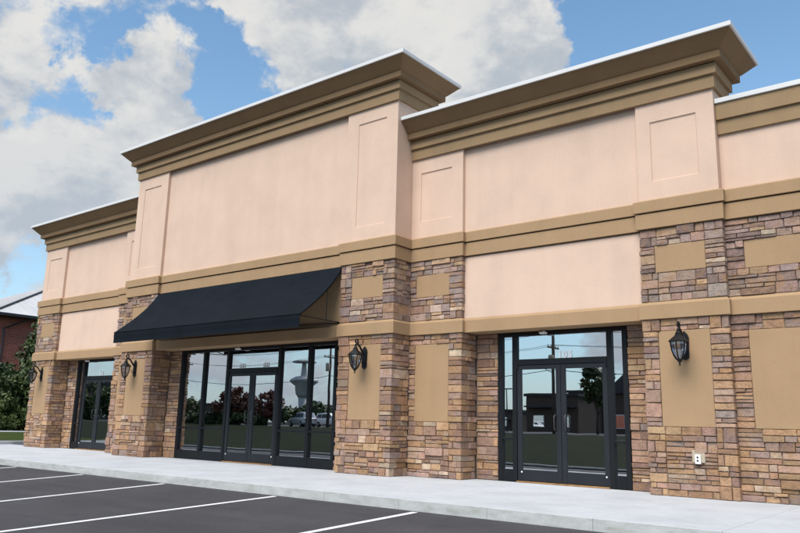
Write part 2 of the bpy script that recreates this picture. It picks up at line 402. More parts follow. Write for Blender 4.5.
# pavement: slabs with recessed joints
pv = MB().box(-19.27, 12.49, -3.485, 1.1, -.25, -.010)
pave = tag(pv.build('pavement', 'kerb_concrete'), 'pale concrete pavement along the storefronts', None, kind='structure')
jx = [-19.28]+[6.08+1.52*k for k in range(-16, 5)]+[12.5]
for a, b in zip(jx[:-1], jx[1:]):
    if b-a < .1: continue
    MB().box(a+.0015, b-.0015, -3.50, 1.16, -.24, 0).build('slab', 'concrete', pave, bevel=.007)
    sl_ = pave.children[-1].data; sl_.materials.append(MATS['kerb_concrete'])
    for pl_ in sl_.polygons:
        if pl_.normal.y < -.9: pl_.material_index = 1
# raised lawn at the far end with its kerb
g = MB(); random.seed(5)
n = 24
vs_ = []; 
for j in range(n+1):
    for i in range(n+1):
        x = -19.46-(i/n)**2*120; y = -3.4+j/n*60; vs_.append((x, y, .11+.05*min(1, (-19.46-x)/6)+random.uniform(-.015, .015)))
g.add(vs_, [(j*(n+1)+i, j*(n+1)+i+1, (j+1)*(n+1)+i+1, (j+1)*(n+1)+i) for j in range(n) for i in range(n)])
tag(g.build('lawn', 'grass', smooth=True), 'short green lawn beyond the end of the building', None, kind='structure')
g = MB().box(-19.46, -19.30, -3.48, 40, -.2, .125)
tag(g.build('lawn_kerb', 'concrete', bevel=.02), 'pale concrete kerb edging the lawn', None, kind='structure')
g = MB().box(-35.2, -33.6, -3.4, 50, .0, .19)
tag(g.build('path', 'concrete', bevel=.02), 'narrow concrete path in front of the hedge', None, kind='structure')

# ------------------------------------------------------------------ the building
bld = empty('retail_building', (-3, 6, 0), 'long retail building with pink stucco, tan cornices and stone veneer pilasters', 'building')
ZL0, ZL1, ZU0, ZU2 = 3.0, 3.31, 4.655, 5.205
XL0, XL1, XLr, XM0, XM1, XM2, XM3, XR1, XR2, XR3, XE = -17.185, -15.705, -11.86, -10.466, -8.897, -1.565, 0.0, 1.39, 5.291, 6.732, 11.0
YM, YR, YS, YSM, YE = 0.0, .59, 1.148, .604, .70
JOG = .10
# --- stone veneer generator --------------------------------------------------
STONES = []          # dicts: lo, hi, facing, tint, core index
PAL = [((.36, .225, .125), 3.0), ((.42, .285, .165), 2.6), ((.30, .185, .125), 2.4), ((.225, .150, .122), 2.2), ((.185, .135, .128), 2.2), ((.235, .185, .172), 1.8),
       ((.34, .255, .205), 2.4), ((.50, .41, .315), 1.5), ((.235, .205, .198), 1.4), ((.36, .240, .185), 2.4), ((.155, .105, .092), 1.0), ((.31, .225, .20), 1.8)]
WARM = [1.5, 1.4, 1.2, .9, .7, .7, .8, 1.0, .6, 1.1, .9, .8]; COOL = [.45, .6, .7, 1, 1.3, 1.5, 1.5, 1.1, 1.3, 1.2, .9, 1.6]
def pick(z):
    ws = [w*(WARM[i] if z < 3.1 else COOL[i]) for i, (c, w) in enumerate(PAL)]
    c = random.choices([p[0] for p in PAL], ws)[0]; k = random.uniform(.88, 1.42)
    g = (.355, .232, .172) if z < 3.1 else (.335, .242, .205)
    return tuple((x*.68+q*.32)*k*w*random.uniform(.97, 1.03) for x, q, w in zip(c, g, (1.02, .985, .955)))
def put(facing, a0, a1, z0, z1, plane, back, core, pr=None):
    """one stone on a face; a along the face, plane = face position, back = how deep it reaches"""
    if a1-a0 < .02 or z1-z0 < .02: return
    j = .003
    pr = random.uniform(-.016, .028) if pr is None else pr
    STONES.append(dict(f=facing, a0=a0+j, a1=a1-j, z0=z0+j, z1=z1-j, p=plane, pr=pr, back=back, tint=pick(z0), core=core))
def fill(facing, a0, a1, z0, z1, plane, core):
    """mosaic of stones in a rectangle one course high"""
    a = a0; H = z1-z0
    while a < a1-1e-4:
        w = random.uniform(.36, .85)
        if a1-(a+w) < .15: w = a1-a
        r = random.random()
        rows = [1] if H < .12 else ([1] if (r < .34 and H < .21) else ([random.uniform(.32, .68)] if r < .93 else [.33, .66]))
        cuts = [z0]+([] if rows == [1] else [z0+H*q for q in rows])+[z1]
        for c0, c1 in zip(cuts[:-1], cuts[1:]):
            b = a
            while b < a+w-1e-4:
                ww = random.uniform(.16, .52) if c1-c0 < .10 else random.uniform(.15, .46)
                if a+w-(b+ww) < .10: ww = a+w-b
                put(facing, b, b+ww, c0, c1, plane, .05, core); b += ww
        a += w
def courses(z0, z1, lo=.13, hi=.25):
    zs = [z0]; 
    while z1-zs[-1] > hi: 
        h = random.uniform(lo, hi); 
        if z1-(zs[-1]+h) < lo*.7: break
        zs.append(zs[-1]+h)
    return zs+[z1]
def pilaster_stone(core, x0, x1, y, zr, panel, left, right):
    """front face x0..x1 at y; left/right: y where the return ends (None = hidden). panel: (px0,px1,pz0,pz1)"""
    lev = sorted({zr[0], zr[1]} | ({panel[2], panel[3]} if panel else set()))
    for la, lb in zip(lev[:-1], lev[1:]):
        cs = courses(la, lb)
        for z0, z1 in zip(cs[:-1], cs[1:]):
            inp = panel and z0 >= panel[2]-1e-4 and z1 <= panel[3]+1e-4
            seg = [[x0, x1]] if not inp else [[x0, panel[0]], [panel[1], x1]]
            for side, lim in (('l', left), ('r', right)):
                if lim is None: continue
                rows = [z0, z1] if (z1-z0 < .15 or random.random() < .35) else [z0, z0+(z1-z0)*random.uniform(.4, .6), z1]
                sg = seg[0] if side == 'l' else seg[-1]
                full = sg[1]-sg[0] < .42
                W = min(.30, sg[1]-sg[0]) if not full else sg[1]-sg[0]
                for c0, c1 in zip(rows[:-1], rows[1:]):
                    w = W if (full and random.random() < .5) else min(W, random.choice([.11, .14, .20, .26, .30]))
                    if W-w < .09: w = W
                    d = min(random.choice([.07, .10, .16, .24, .30]), max(.05, lim-y))
                    if lim-y-d < .07: d = lim-y
                    pr = random.uniform(-.004, .022)
                    if side == 'l':
                        STONES.append(dict(f='c', a0=x0-pr, a1=x0+w-.003, z0=c0+.003, z1=c1-.003, p=y, pr=pr, back=d-.003, tint=pick(c0), core=core))
                        if W-w > .02: put('f', x0+w, x0+W, c0, c1, y, .05, core)
                    else:
                        STONES.append(dict(f='c', a0=x1-w+.003, a1=x1+pr, z0=c0+.003, z1=c1-.003, p=y, pr=pr, back=d-.003, tint=pick(c0), core=core))
                        if W-w > .02: put('f', x1-W, x1-w, c0, c1, y, .05, core)
                    b = y+d; xx = x0 if side == 'l' else x1
                    while b < lim-1e-3:
                        ww = random.uniform(.14, .36)
                        if lim-(b+ww) < .10: ww = lim-b
                        put(side, b, b+ww, c0, c1, xx, .05, core); b += ww
                if side == 'l': sg[0] += W
                else: sg[1] -= W
            for a, b in seg:
                if b-a > .03: fill('f', a, b, z0, z1, y, core)
def strip_stone(core, x0, x1, y, z0, z1):
    cs = courses(z0, z1)
    for a, b in zip(cs[:-1], cs[1:]): fill('f', x0, x1, a, b, y, core)
random.seed(21)
PANZ = (1.145, 2.785); PANU = (3.835, 4.325)
def panel_box(core, x0, x1, y, z):
    return MB().box(x0, x1, y+.004, y+.05, z[0], z[1]).build('stucco_panel', 'beige', core, bevel=.008)
CORES = []
def pilaster(x0, x1, y, back_low, px, left, right, left_up, right_up):
    """stone pilaster: lower shaft, and upper block between the two bands"""
    c = MB()
    c.box(x0+.028, x1-.028, y+.028, back_low, -.02, ZL0+.05)
    c.box(x0+.028, x1-.028, y+.030, y+JOG+.06, ZL1-.05, ZU0+.05)
    core = c.build('pilaster', 'mortar', bld); CORES.append(core); k = len(CORES)-1
    if px:
        panel_box(core, px[0], px[1], y, PANZ); panel_box(core, px[0], px[1], y, PANU)
    pilaster_stone(k, x0, x1, y, (.0, ZL0), (px[0], px[1], *PANZ) if px else None, left, right)
    pilaster_stone(k, x0, x1, y, (ZL1, ZU0), (px[0], px[1], *PANU) if px else None, left_up, right_up)
    return core
pilaster(XL0, XL1, YR, YS+.1, (XL0+.28, XL1-.29), YR+.9, YS, YR+.9, YR+JOG)
pilaster(XLr, XM0, YR, YS+.1, (XLr+.29, XM0-.26), YS, None, YR+JOG, None)
pilaster(XM0, XM1, YM, YSM+.1, (XM0+.32, XM1-.32), YR, YSM, YR, YM+JOG)
pilaster(XM2, XM3, YM, YSM+.1, (XM2+.325, XM3-.325), YSM, YR, YM+JOG, YR)
pilaster(XM3, XR1, YR, YS+.1, (.17, 1.06), None, YS, None, YR+JOG)
pilaster(XR2, XR3, YR, YS+.1, (5.55, 6.425), YS, YE, YR+JOG, YE)
# end wall of stone
c = MB().box(XR3-.04, XE-.045, YE+.028, 1.5, -.02, ZL0+.05).box(XR3-.04, XE-.045, YE+.030, 1.5, ZL1-.05, ZU0+.05)
core = c.build('end_wall', 'mortar', bld); CORES.append(core); k = len(CORES)-1
for a, b, z in ((7.01, 8.75, (1.14, 2.74)), (7.03, 8.75, (3.78, 4.26)), (9.2, 10.6, (1.14, 2.74)), (9.2, 10.6, (3.78, 4.26))): panel_box(core, a, b, YE, z)
for (zr, pz) in (((0, ZL0), (1.14, 2.74)), ((ZL1, ZU0), (3.78, 4.26))):
    p0 = 7.01 if pz[0] < 3 else 7.03
    pilaster_stone(k, XR3, 8.98, YE, zr, (p0, 8.75, *pz), None, None)
    pilaster_stone(k, 8.98, XE, YE, zr, (9.2, 10.6, *pz), None, 1.5)
# strips beside the storefronts
OPEN = dict(L=(-15.05, -12.40), M=(-8.305, -2.157), R=(1.945, 4.755))
for x0, x1, y in ((XL1, OPEN['L'][0], YS), (OPEN['L'][1], XLr, YS), (XM1, OPEN['M'][0], YSM), (OPEN['M'][1], XM2, YSM), (XR1, OPEN['R'][0], YS), (OPEN['R'][1], XR2, YS)):
    cc = MB().box(x0+.002, x1-.002, y+.028, y+.22, -.02, ZL0+.02).build('stone_jamb', 'mortar', bld); CORES.append(cc)
    strip_stone(len(CORES)-1, x0+.03 if x0 in (XL1, XM1, XR1) else x0, x1-.03 if x1 in (XLr, XM2, XR2) else x1, y, 0, ZL0)

def stone_geo(s):
    """rounded, uneven block; returns world verts and faces"""
    a0, a1, z0, z1, p, pr, back = s['a0'], s['a1'], s['z0'], s['z1'], s['p'], s['pr'], s['back']
    b = min(.011, (a1-a0)*.2, (z1-z0)*.2)
    A = [a0, a0+b, a0+(a1-a0)*random.uniform(.38, .62), a1-b, a1]; Zs = [z0, z0+b, z1-b, z1]
    tl = random.uniform(-.010, .010); tv = random.uniform(-.008, .008)
    idx = {}; vs = []
    def v(i, k, layer):
        q = (i, k, layer)
        if q in idx: return idx[q]
        a, z = A[i], Zs[k]; e = (i in (0, 4)) + (k in (0, 3))
        if layer == 0:      # front grid, inner points only stand proud
            n = pr+tl*((a-a0)/(a1-a0)-.5)+tv*((z-z0)/(z1-z0)-.5)+random.uniform(-.004, .005)
            if e: n -= b*(.75 if e == 1 else 1.1)
            if e == 2: a += b*random.uniform(.1, .7)*(1 if i == 0 else -1); z += b*random.uniform(.1, .7)*(1 if k == 0 else -1)
            elif e == 1 and i in (0, 4): a += random.uniform(0, .006)*(1 if i == 0 else -1)
            elif e == 1: z += random.uniform(0, .007)*(1 if k == 0 else -1)
            else: a += random.uniform(-.006, .006); z += random.uniform(-.005, .005)
        else: n = -back
        idx[q] = len(vs)
        f = s['f']
        if f in ('f', 'c'): vs.append((a, p-n, z))
        elif f == 'r': vs.append((p+n, a, z))
        else: vs.append((p-n, a, z))
        return idx[q]
    fs = []
    for i in range(4):
        for k in range(3): fs.append((v(i, k, 0), v(i+1, k, 0), v(i+1, k+1, 0), v(i, k+1, 0)))
    ring = [(i, 0) for i in range(5)]+[(4, k) for k in (1, 2, 3)]+[(i, 3) for i in (3, 2, 1, 0)]+[(0, k) for k in (2, 1)]
    for q in range(len(ring)):
        (i, k), (i2, k2) = ring[q], ring[(q+1) % len(ring)]
        fs.append((v(i, k, 1), v(i2, k2, 1), v(i2, k2, 0), v(i, k, 0)))
    if s['f'] == 'l': fs = [tuple(reversed(f)) for f in fs]
    return vs, fs
def screen_size(s):
    if s['f'] in ('f', 'c'): P = [Vector((s['a0'], s['p'], s['z0'])), Vector((s['a1'], s['p'], s['z0'])), Vector((s['a1'], s['p'], s['z1'])), Vector((s['a0'], s['p'], s['z1']))]
    elif s['f'] == 'r': P = [Vector((s['p'], a, z)) for a, z in ((s['a0'], s['z0']), (s['a1'], s['z0']), (s['a1'], s['z1']), (s['a0'], s['z1']))]
    else: return 0
    q = [pix(p) for p in P]; cx = sum(a for a, b in q)/4; cy = sum(b for a, b in q)/4
    if not (0 < cx < 800 and 0 < cy < 533): return 0
    return abs(sum(q[i][0]*q[(i+1) % 4][1]-q[(i+1) % 4][0]*q[i][1] for i in range(4)))/2
order = sorted(range(len(STONES)), key=lambda i: -screen_size(STONES[i]))
single = set(order[:300]); rest = MB()
for i, s in enumerate(STONES):
    vs_, fs_ = stone_geo(s)
    if i in single:
        q = MB(); q.cur = s['tint']; q.add(vs_, fs_); q.build('stone', 'stone', CORES[s['core']], fix=False)
    else:
        rest.cur = s['tint']; rest.add(vs_, fs_)
tag(rest.build('stone_veneer', 'stone', bld, fix=False), 'smaller ledge stones of the veneer', None, kind='stuff')
print('STONES', len(STONES))

# --- stucco walls ------------------------------------------------------------
e = .015
bx('stucco_wall', 'pink', bld, XM0+e, XM3-e, YM+JOG, 1.35, ZL1-.02, 9.24)
bx('stucco_wall', 'pink', bld, XM3-e+.003, XR3-e, YR+JOG, 1.46, ZL1-.02, 7.90)
bx('stucco_wall', 'pink', bld, XL0+e, XM0+e-.003, YR+JOG, 1.46, ZL1-.02, 7.90)
bx('stucco_wall', 'pink', bld, XR3-e+.003, XE-e, YE+.08, 1.44, ZU0, 6.80)
bx('rear_block', 'pink', bld, XL0+.03, XE-.03, 1.47, 15.5, 3.32, 6.45)
bx('flat_roof', 'roof_membrane', bld, XL0+.06, XE-.06, 1.5, 15.4, 6.452, 6.50)
# shell of the ground floor: rear and side walls, floor, ceiling, partitions
bx('rear_wall', 'interior', bld, XL0+.06, XE-.06, 6.5, 6.7, 0, 3.31)
bx('interior_floor', 'interior', bld, XL0+.06, XE-.06, 1.22, 6.49, -.10, .012)
for x in (XL0+.06, -11.3, .5, 5.6, XE-.26): bx('partition_wall', 'interior', bld, x, x+.2, 1.36, 6.49, .013, 3.31)
bx('ceiling', 'interior', bld, XL0+.06, XE-.06, 1.36, 6.49, 3.312, 3.318)
bx('stucco_wall', 'beige', bld, XM1+.002, XM2-.002, YM+JOG-.006, YM+JOG-.001, ZL1-.02, ZU0+.02)
def pink_pilaster(x0, x1, y, z0, z1, px0, px1, pz0, pz1, back):
    b = MB(); d = .022; rx = .012
    o = [(x0, y, z0), (x1, y, z0), (x1, y, z1), (x0, y, z1)]; i = [(px0, y, pz0), (px1, y, pz0), (px1, y, pz1), (px0, y, pz1)]
    r = [(px0+rx, y+d, pz0+rx), (px1-rx, y+d, pz0+rx), (px1-rx, y+d, pz1-rx), (px0+rx, y+d, pz1-rx)]; k = [(x0, back, z0), (x1, back, z0), (x1, back, z1), (x0, back, z1)]
    b.add(o+i+r+k, [(a, (a+1) % 4, 4+(a+1) % 4, 4+a) for a in range(4)]+[(4+a, 4+(a+1) % 4, 8+(a+1) % 4, 8+a) for a in range(4)]+[(8, 9, 10, 11)]+[((a+1) % 4, a, 12+a, 12+(a+1) % 4) for a in range(4)])
    return b.build('stucco_pilaster', 'pink', bld)
yb = YM+JOG-.002; yc = YR+JOG-.002
pink_pilaster(XM2, XM3-e, YM+e, 5.1, 8.50, -1.215, -.35, 5.525, 8.08, yb)
pink_pilaster(XM0+e, XM1, YM+e, 5.1, 8.50, -10.115, -9.25, 5.525, 8.05, yb)
pink_pilaster(XM3-e+.003, XR1, YR+e, 5.1, 7.15, .235, 1.09, 5.58, 6.74, yc)
pink_pilaster(XR2+.01, XR3-e, YR+e, 5.1, 7.15, 5.56, 6.405, 5.55, 6.705, yc)
pink_pilaster(XL0+e, XL1, YR+e, 5.1, 7.15, XL0+.30, XL1-.31, 5.52, 6.70, yc)
pink_pilaster(XLr, XM0+e-.003, YR+e, 5.1, 7.15, XLr+.3, XM0-.23, 5.55, 6.72, yc)

# --- bands -------------------------------------------------------------------
path = [(XL0, 9), (XL0, YR), (XL1, YR), (XL1, YR+JOG), (XLr, YR+JOG), (XLr, YR), (XM0, YR), (XM0, YM), (XM1, YM), (XM1, YM+JOG), (XM2, YM+JOG), (XM2, YM), (XM3, YM), (XM3, YR),
        (XR1, YR), (XR1, YR+JOG), (XR2, YR+JOG), (XR2, YR), (XR3, YR), (XR3, YE), (XE, YE), (XE, 9)]
MB().sweep([(-.06, ZL0), (.055, ZL0), (.055, 3.25), (.050, 3.257), (.0, ZL1), (-.06, ZL1)], path).build('lower_band', 'beige', bld, bevel=.005)
MB().sweep([(-.06, ZU0), (.050, ZU0), (.050, 4.936), (-.06, 4.936)], path).build('upper_band_base', 'beige', bld, bevel=.005)
MB().sweep([(-.06, 4.960), (.078, 4.960), (.078, 5.165), (.072, 5.172), (.0, ZU2), (-.06, ZU2)], path).build('upper_band', 'beige', bld, bevel=.005)
MB().sweep([(-.06, 4.935), (.012, 4.935), (.012, 4.961), (-.06, 4.961)], path).build('band_shadow_strip', 'shadow_brown', bld)  # shadow line below the upper step, added as a dark strip
MB().sweep([(-.06, ZU0-.022), (.012, ZU0-.022), (.012, ZU0+.001), (-.06, ZU0+.001)], path).build('band_shadow_strip', 'shadow_brown', bld)  # dark strip added as the band's shadow on the wall below
for x0, x1, y0, y1 in ((XL1+.002, XLr-.002, YR+JOG+.03, YS+.21), (XM1+.002, XM2-.002, YM+JOG+.03, YSM+.21), (XR1+.002, XR2-.002, YR+JOG+.03, YS+.21)):
    bx('lintel', 'beige', bld, x0, x1, y0, y1, ZL0+.006, ZL1-.022)

# --- cornices ----------------------------------------------------------------
def cornice(zc, path, closed):
    # zc: top of the white cap
    c0 = zc-.085; cr = c0-.25; fs = cr-.135; A = fs-.215; B = A-.25
    MB().sweep([(-.25, c0), (.475, c0), (.455, c0-.025), (.255, cr+.02), (.225, cr), (.225, fs), (.085, fs), (.085, fs-.02), (-.25, fs-.02)], path, closed).build('crown_moulding', 'cornice', bld, bevel=.004)
    MB().sweep([(-.01, fs-.021), (.105, fs-.021), (.105, A), (-.01, A)], path, closed).build('frieze_band', 'frieze', bld, bevel=.004)
    MB().sweep([(-.012, A-.0005), (.052, A-.0005), (.052, B), (-.012, B)], path, closed).build('architrave_band', 'frieze', bld, bevel=.004)
    MB().sweep([(-.3, c0+.002), (.505, c0+.002), (.505, zc), (-.3, zc+.01)], path, closed).build('cap', 'cap', bld, bevel=.006)
cornice(9.34, [(XM0+e, YM+e), (XM3-e, YM+e), (XM3-e, 1.35), (XM0+e, 1.35)], True)
cornice(8.015, [(XM3-e+.006, YR+e), (XR3-e, YR+e), (XR3-e, 1.465), (XM3-e+.006, 1.465)], False)
cornice(8.015, [(XM0+e-.006, 1.465), (XL0+e, 1.465), (XL0+e, YR+e), (XM0+e-.006, YR+e)], False)
pe = [(XR3-e+.006, YE+.085), (XE-e, YE+.085), (XE-e, 9)]
MB().sweep([(-.05, 6.50), (.10, 6.50), (.10, 6.80), (-.05, 6.80)], pe).build('frieze_band', 'frieze', bld, bevel=.004)
MB().sweep([(-.05, 6.235), (.055, 6.235), (.055, 6.499), (-.05, 6.499)], pe).build('architrave_band', 'frieze', bld, bevel=.004)
MB().sweep([(-.3, 6.802), (.135, 6.802), (.135, 6.89), (-.3, 6.90)], pe).build('cap', 'cap', bld, bevel=.006)

# --- storefronts -------------------------------------------------------------
def pane(parent, x0, x1, z0, z1, y): return MB().box(x0-.01, x1+.01, y, y+.02, z0-.01, z1+.01).build('pane', 'glass', parent)
def storefront(y, x0, x1, xd0, xd1, mull, zt=2.92):
    """xd0,xd1: clear width of the door pair; mull: extra mullion centres"""
    yf, yb = y-.02, y+.13; yg = y+.045
    f = MB(); edges = sorted([x0, xd0-.05, xd1+.05, x1]+mull)
    f.box(x0, x1, yf, yb, zt, ZL0-.004)                                   # head
    posts = [(x0, x0+.10), (x1-.10, x1), (xd0-.10, xd0), (xd1, xd1+.10)]+[(q-.055, q+.055) for q in mull]
    for a, b in posts: f.box(a, b, yf+.002, yb-.002, .014, zt-.001)
    posts.sort()
    bays = [(posts[i][1], posts[i+1][0]) for i in range(len(posts)-1)]
    for a, b in bays:
        if abs(a-xd0) < .01: f.box(a+.001, b-.001, yf+.004, yb-.004, 2.325, 2.44)
        else:
            f.box(a+.001, b-.001, yf+.006, yb-.006,   .014, .245); f.box(a+.001, b-.001, yf+.006, yb-.006, .825, .875)
    fo = f.build('storefront_frame', 'frame', bld, bevel=.006)
    for a, b in bays:
        if abs(a-xd0) < .01: pane(fo, a, b, 2.44, zt, yg)
        else: pane(fo, a, b, .245, .825, yg); pane(fo, a, b, .875, zt, yg)
    # door pair
    mid = (xd0+xd1)/2
    for s, (a, b) in ((1, (xd0+.006, mid-.004)), (-1, (mid+.004, xd1-.006))):
        d = MB(); z0, z1 = .035, 2.318; st = .10
        d.box(a, a+st, y-.002, y+.05, z0, z1).box(b-st, b, y-.002, y+.05, z0, z1)
        d.box(a+st, b-st, y-.001, y+.049, z1-.085, z1).box(a+st, b-st, y-.001, y+.049, z0, .255)
        do = d.build('door', 'door_frame', bld, bevel=.005)
        pane(do, a+st, b-st, .255, z1-.085, y+.022)
        hx = (b-.10) if s == 1 else (a+.10)
        h = MB().tube([(hx, y, 1.31), (hx, y-.05, 1.325), (hx-.012*s, y-.075, 1.30), (hx-.012*s, y-.075, 1.06), (hx, y-.05, 1.035), (hx, y, 1.05)], .0125, 8)
        h.build('pull_handle', 'handle', do, smooth=True)
        lk = MB().tube([(b-.05 if s == 1 else a+.05, y-.004, .97), (b-.05 if s == 1 else a+.05, y-.012, .97)], .017, 12); 
        if s == -1: lk.build('lock_cylinder', 'handle', do)
        sx = a+.09 if s == 1 else b-.07
        MB().tube([(sx, y-.002, .205), (sx, y-.012, .205)], [.018, .012], 12).build('door_stop_cap', 'white_plastic', do)
        hg = MB().box((a-.004) if s == 1 else (b-.03), (a+.03) if s == 1 else (b+.004), y-.028, y-.003, 2.24, 2.40); hg.build('pivot_hinge', 'frame', do, bevel=.004)
    bx('threshold', 'threshold', bld, xd0+.002, xd1-.002, y-.06, y+.06, .001, .030, bevel=.005)
    return fo
sfL = storefront(YS, *OPEN['L'], -14.56, -12.62, [])
sfM = storefront(YSM, *OPEN['M'], -6.165, -4.215, [-7.235, -3.085])
sfR = storefront(YS, *OPEN['R'], 2.390, 4.345, [])
# suite numbers on the transoms
def numerals(txt, x, z, y, h, parent):
    cu = bpy.data.curves.new('number', 'FONT'); cu.body = txt; cu.size = h*1.42; cu.align_x = 'CENTER'; cu.extrude = .0015; cu.offset = .009; cu.space_character = 1.25
    o = bpy.data.objects.new('number', cu); col.objects.link(o); bpy.context.view_layer.update()
    me = bpy.data.meshes.new_from_object(o.evaluated_get(bpy.context.evaluated_depsgraph_get())); bpy.data.objects.remove(o)
    me.materials.clear(); me.materials.append(MATS['vinyl_white'])
    q = bpy.data.objects.new('suite_number', me); col.objects.link(q); q.parent = parent; q.rotation_euler = (R_(90), 0, 0); q.location = Vector((x, y, z))-WPOS[parent.name]
    return q
numerals('105', 3.46, 2.452, YS+.036, .125, sfR)
def decal(x, z, y, w, h, parent):
    b = MB()
    for k in range(3):
        a = x+(k-1)*w/3; b.box(a-w/7.5, a+w/7.5, y, y+.003, z+random.uniform(0, .01), z+h)
    b.build('suite_decal', 'vinyl_white', parent)
decal(-5.66, 2.45, YSM+.036, .24, .115, sfM); decal(-4.72, 2.45, YSM+.036, .24, .115, sfM); decal(-13.56, 2.45, YS+.036, .24, .13, sfL)
# small lights over the doors
for x, y, which in ((-14.30, YS-.10, 'far left door'), (-5.72, YSM-.10, 'double door under the awning'), (3.06, YS-.10, 'double door marked 105')):
    t = empty('door_light', (x, y, 2.93), 'small white security light fixed above the '+which, 'light', 'small lights above the doors')
    MB().tube([(x, y+.02, 3.004), (x, y+.02, 2.965)], .03, 12).build('base', 'white_plastic', t)
    MB().prism([(x-.075, 2.965), (x+.075, 2.965), (x+.06, 2.925), (x-.06, 2.925)], 'y', y-.06, y+.05).build('housing', 'white_plastic', t, bevel=.008)
    MB().box(x-.05, x+.05, y-.066, y-.059, 2.932, 2.958).build('lens', 'lamp_white', t)
# outlet on the stone
t = empty('power_outlet', (6.125, YR-.03, .55), 'white electrical outlet set low in the stone pilaster', 'outlet')
MB().box(6.025, 6.232, YR-.022, YR+.02, .57, .77).build('mounting_block', 'grey_box', t, bevel=.006)
MB().box(6.078, 6.172, YR-.062, YR-.0225, .548, .70).build('cover_plate', 'white_plastic', t, bevel=.008)
for z in (.602, .655): MB().tube([(6.125, YR-.0625, z), (6.125, YR-.066, z)], .017, 12).build('socket', 'dark_slot', t)

# ------------------------------------------------------------------ awning
AX0, AX1 = -8.90, -1.585
aw = empty('awning', ((AX0+AX1)/2, 0, 3.08), 'black canvas awning with curved slope over the central doors', 'awning')
prof = [(.035, 4.648), (-.10, 4.455), (-.24, 4.275), (-.40, 4.10), (-.58, 3.925), (-.78, 3.752), (-1.00, 3.575), (-1.255, 3.378)]
def canvas(prof, x0, x1, name, nx=40, th=.006, sag=.006):
    b = MB(); m = len(prof); random.seed(3)
    for side in (0, 1):
        for i in range(nx+1):
            x = x0+(x1-x0)*i/nx
            for k, (y, z) in enumerate(prof):
                s_ = -sag*abs(math.sin(math.pi*i/nx*6))*math.sin(math.pi*k/(m-1)); b.v.append((x, y+side*th+s_*.3, z+s_-side*th*.7))
    o = (nx+1)*m
    for i in range(nx):
        for k in range(m-1):
            q = (i*m+k, (i+1)*m+k, (i+1)*m+k+1, i*m+k+1); b.face(*q); b.face(*[o+j for j in reversed(q)])
    for i in range(nx):
        for k in (0, m-1): b.face(i*m+k, (i+1)*m+k, o+(i+1)*m+k, o+i*m+k)
    for k in range(m-1):
        for i in (0, nx): b.face(i*m+k, i*m+k+1, o+i*m+k+1, o+i*m+k)
    return b.build(name, 'canvas', aw, smooth=False)
canvas(prof, AX0, AX1, 'canopy')
canvas([(-1.262, 3.377), (-1.266, 3.28), (-1.258, 3.18), (-1.262, 3.085)], AX0, AX1, 'valance', 40, .005, 0)
MB().tube([(AX0, -1.262, 3.375), (AX1, -1.262, 3.375)], .012, 8).build('front_rail', 'canvas', aw)
MB().tube([(AX0+.02, -1.235, 3.10), (AX1-.02, -1.235, 3.10)], .016, 8).build('frame_rail', 'black_iron', aw)
MB().tube([(AX0+.02, .065, 3.335), (AX1-.02, .065, 3.335)], .016, 8).build('frame_rail', 'black_iron', aw)
MB().tube([(AX0+.01, .065, 4.60), (AX1-.01, .065, 4.60)], .016, 8).build('frame_rail', 'black_iron', aw)
for i in range(6):
    x = AX0+.02+(AX1-AX0-.04)*i/5
    r = MB().tube([(x, y+.02, z-.025) for y, z in prof], .012, 6); r.build('rafter', 'black_iron', aw)
    MB().tube([(x, .05, 3.335), (x, -1.235, 3.345)], .012, 6).build('side_arm', 'black_iron', aw)
    MB().tube([(x, .05, 3.325), (x, -1.235, 3.10)], .011, 6).build('side_arm', 'black_iron', aw)
    MB().tube([(x, -.42, 3.34), (x, -.42, 4.055)], .011, 6).build('strut', 'black_iron', aw)

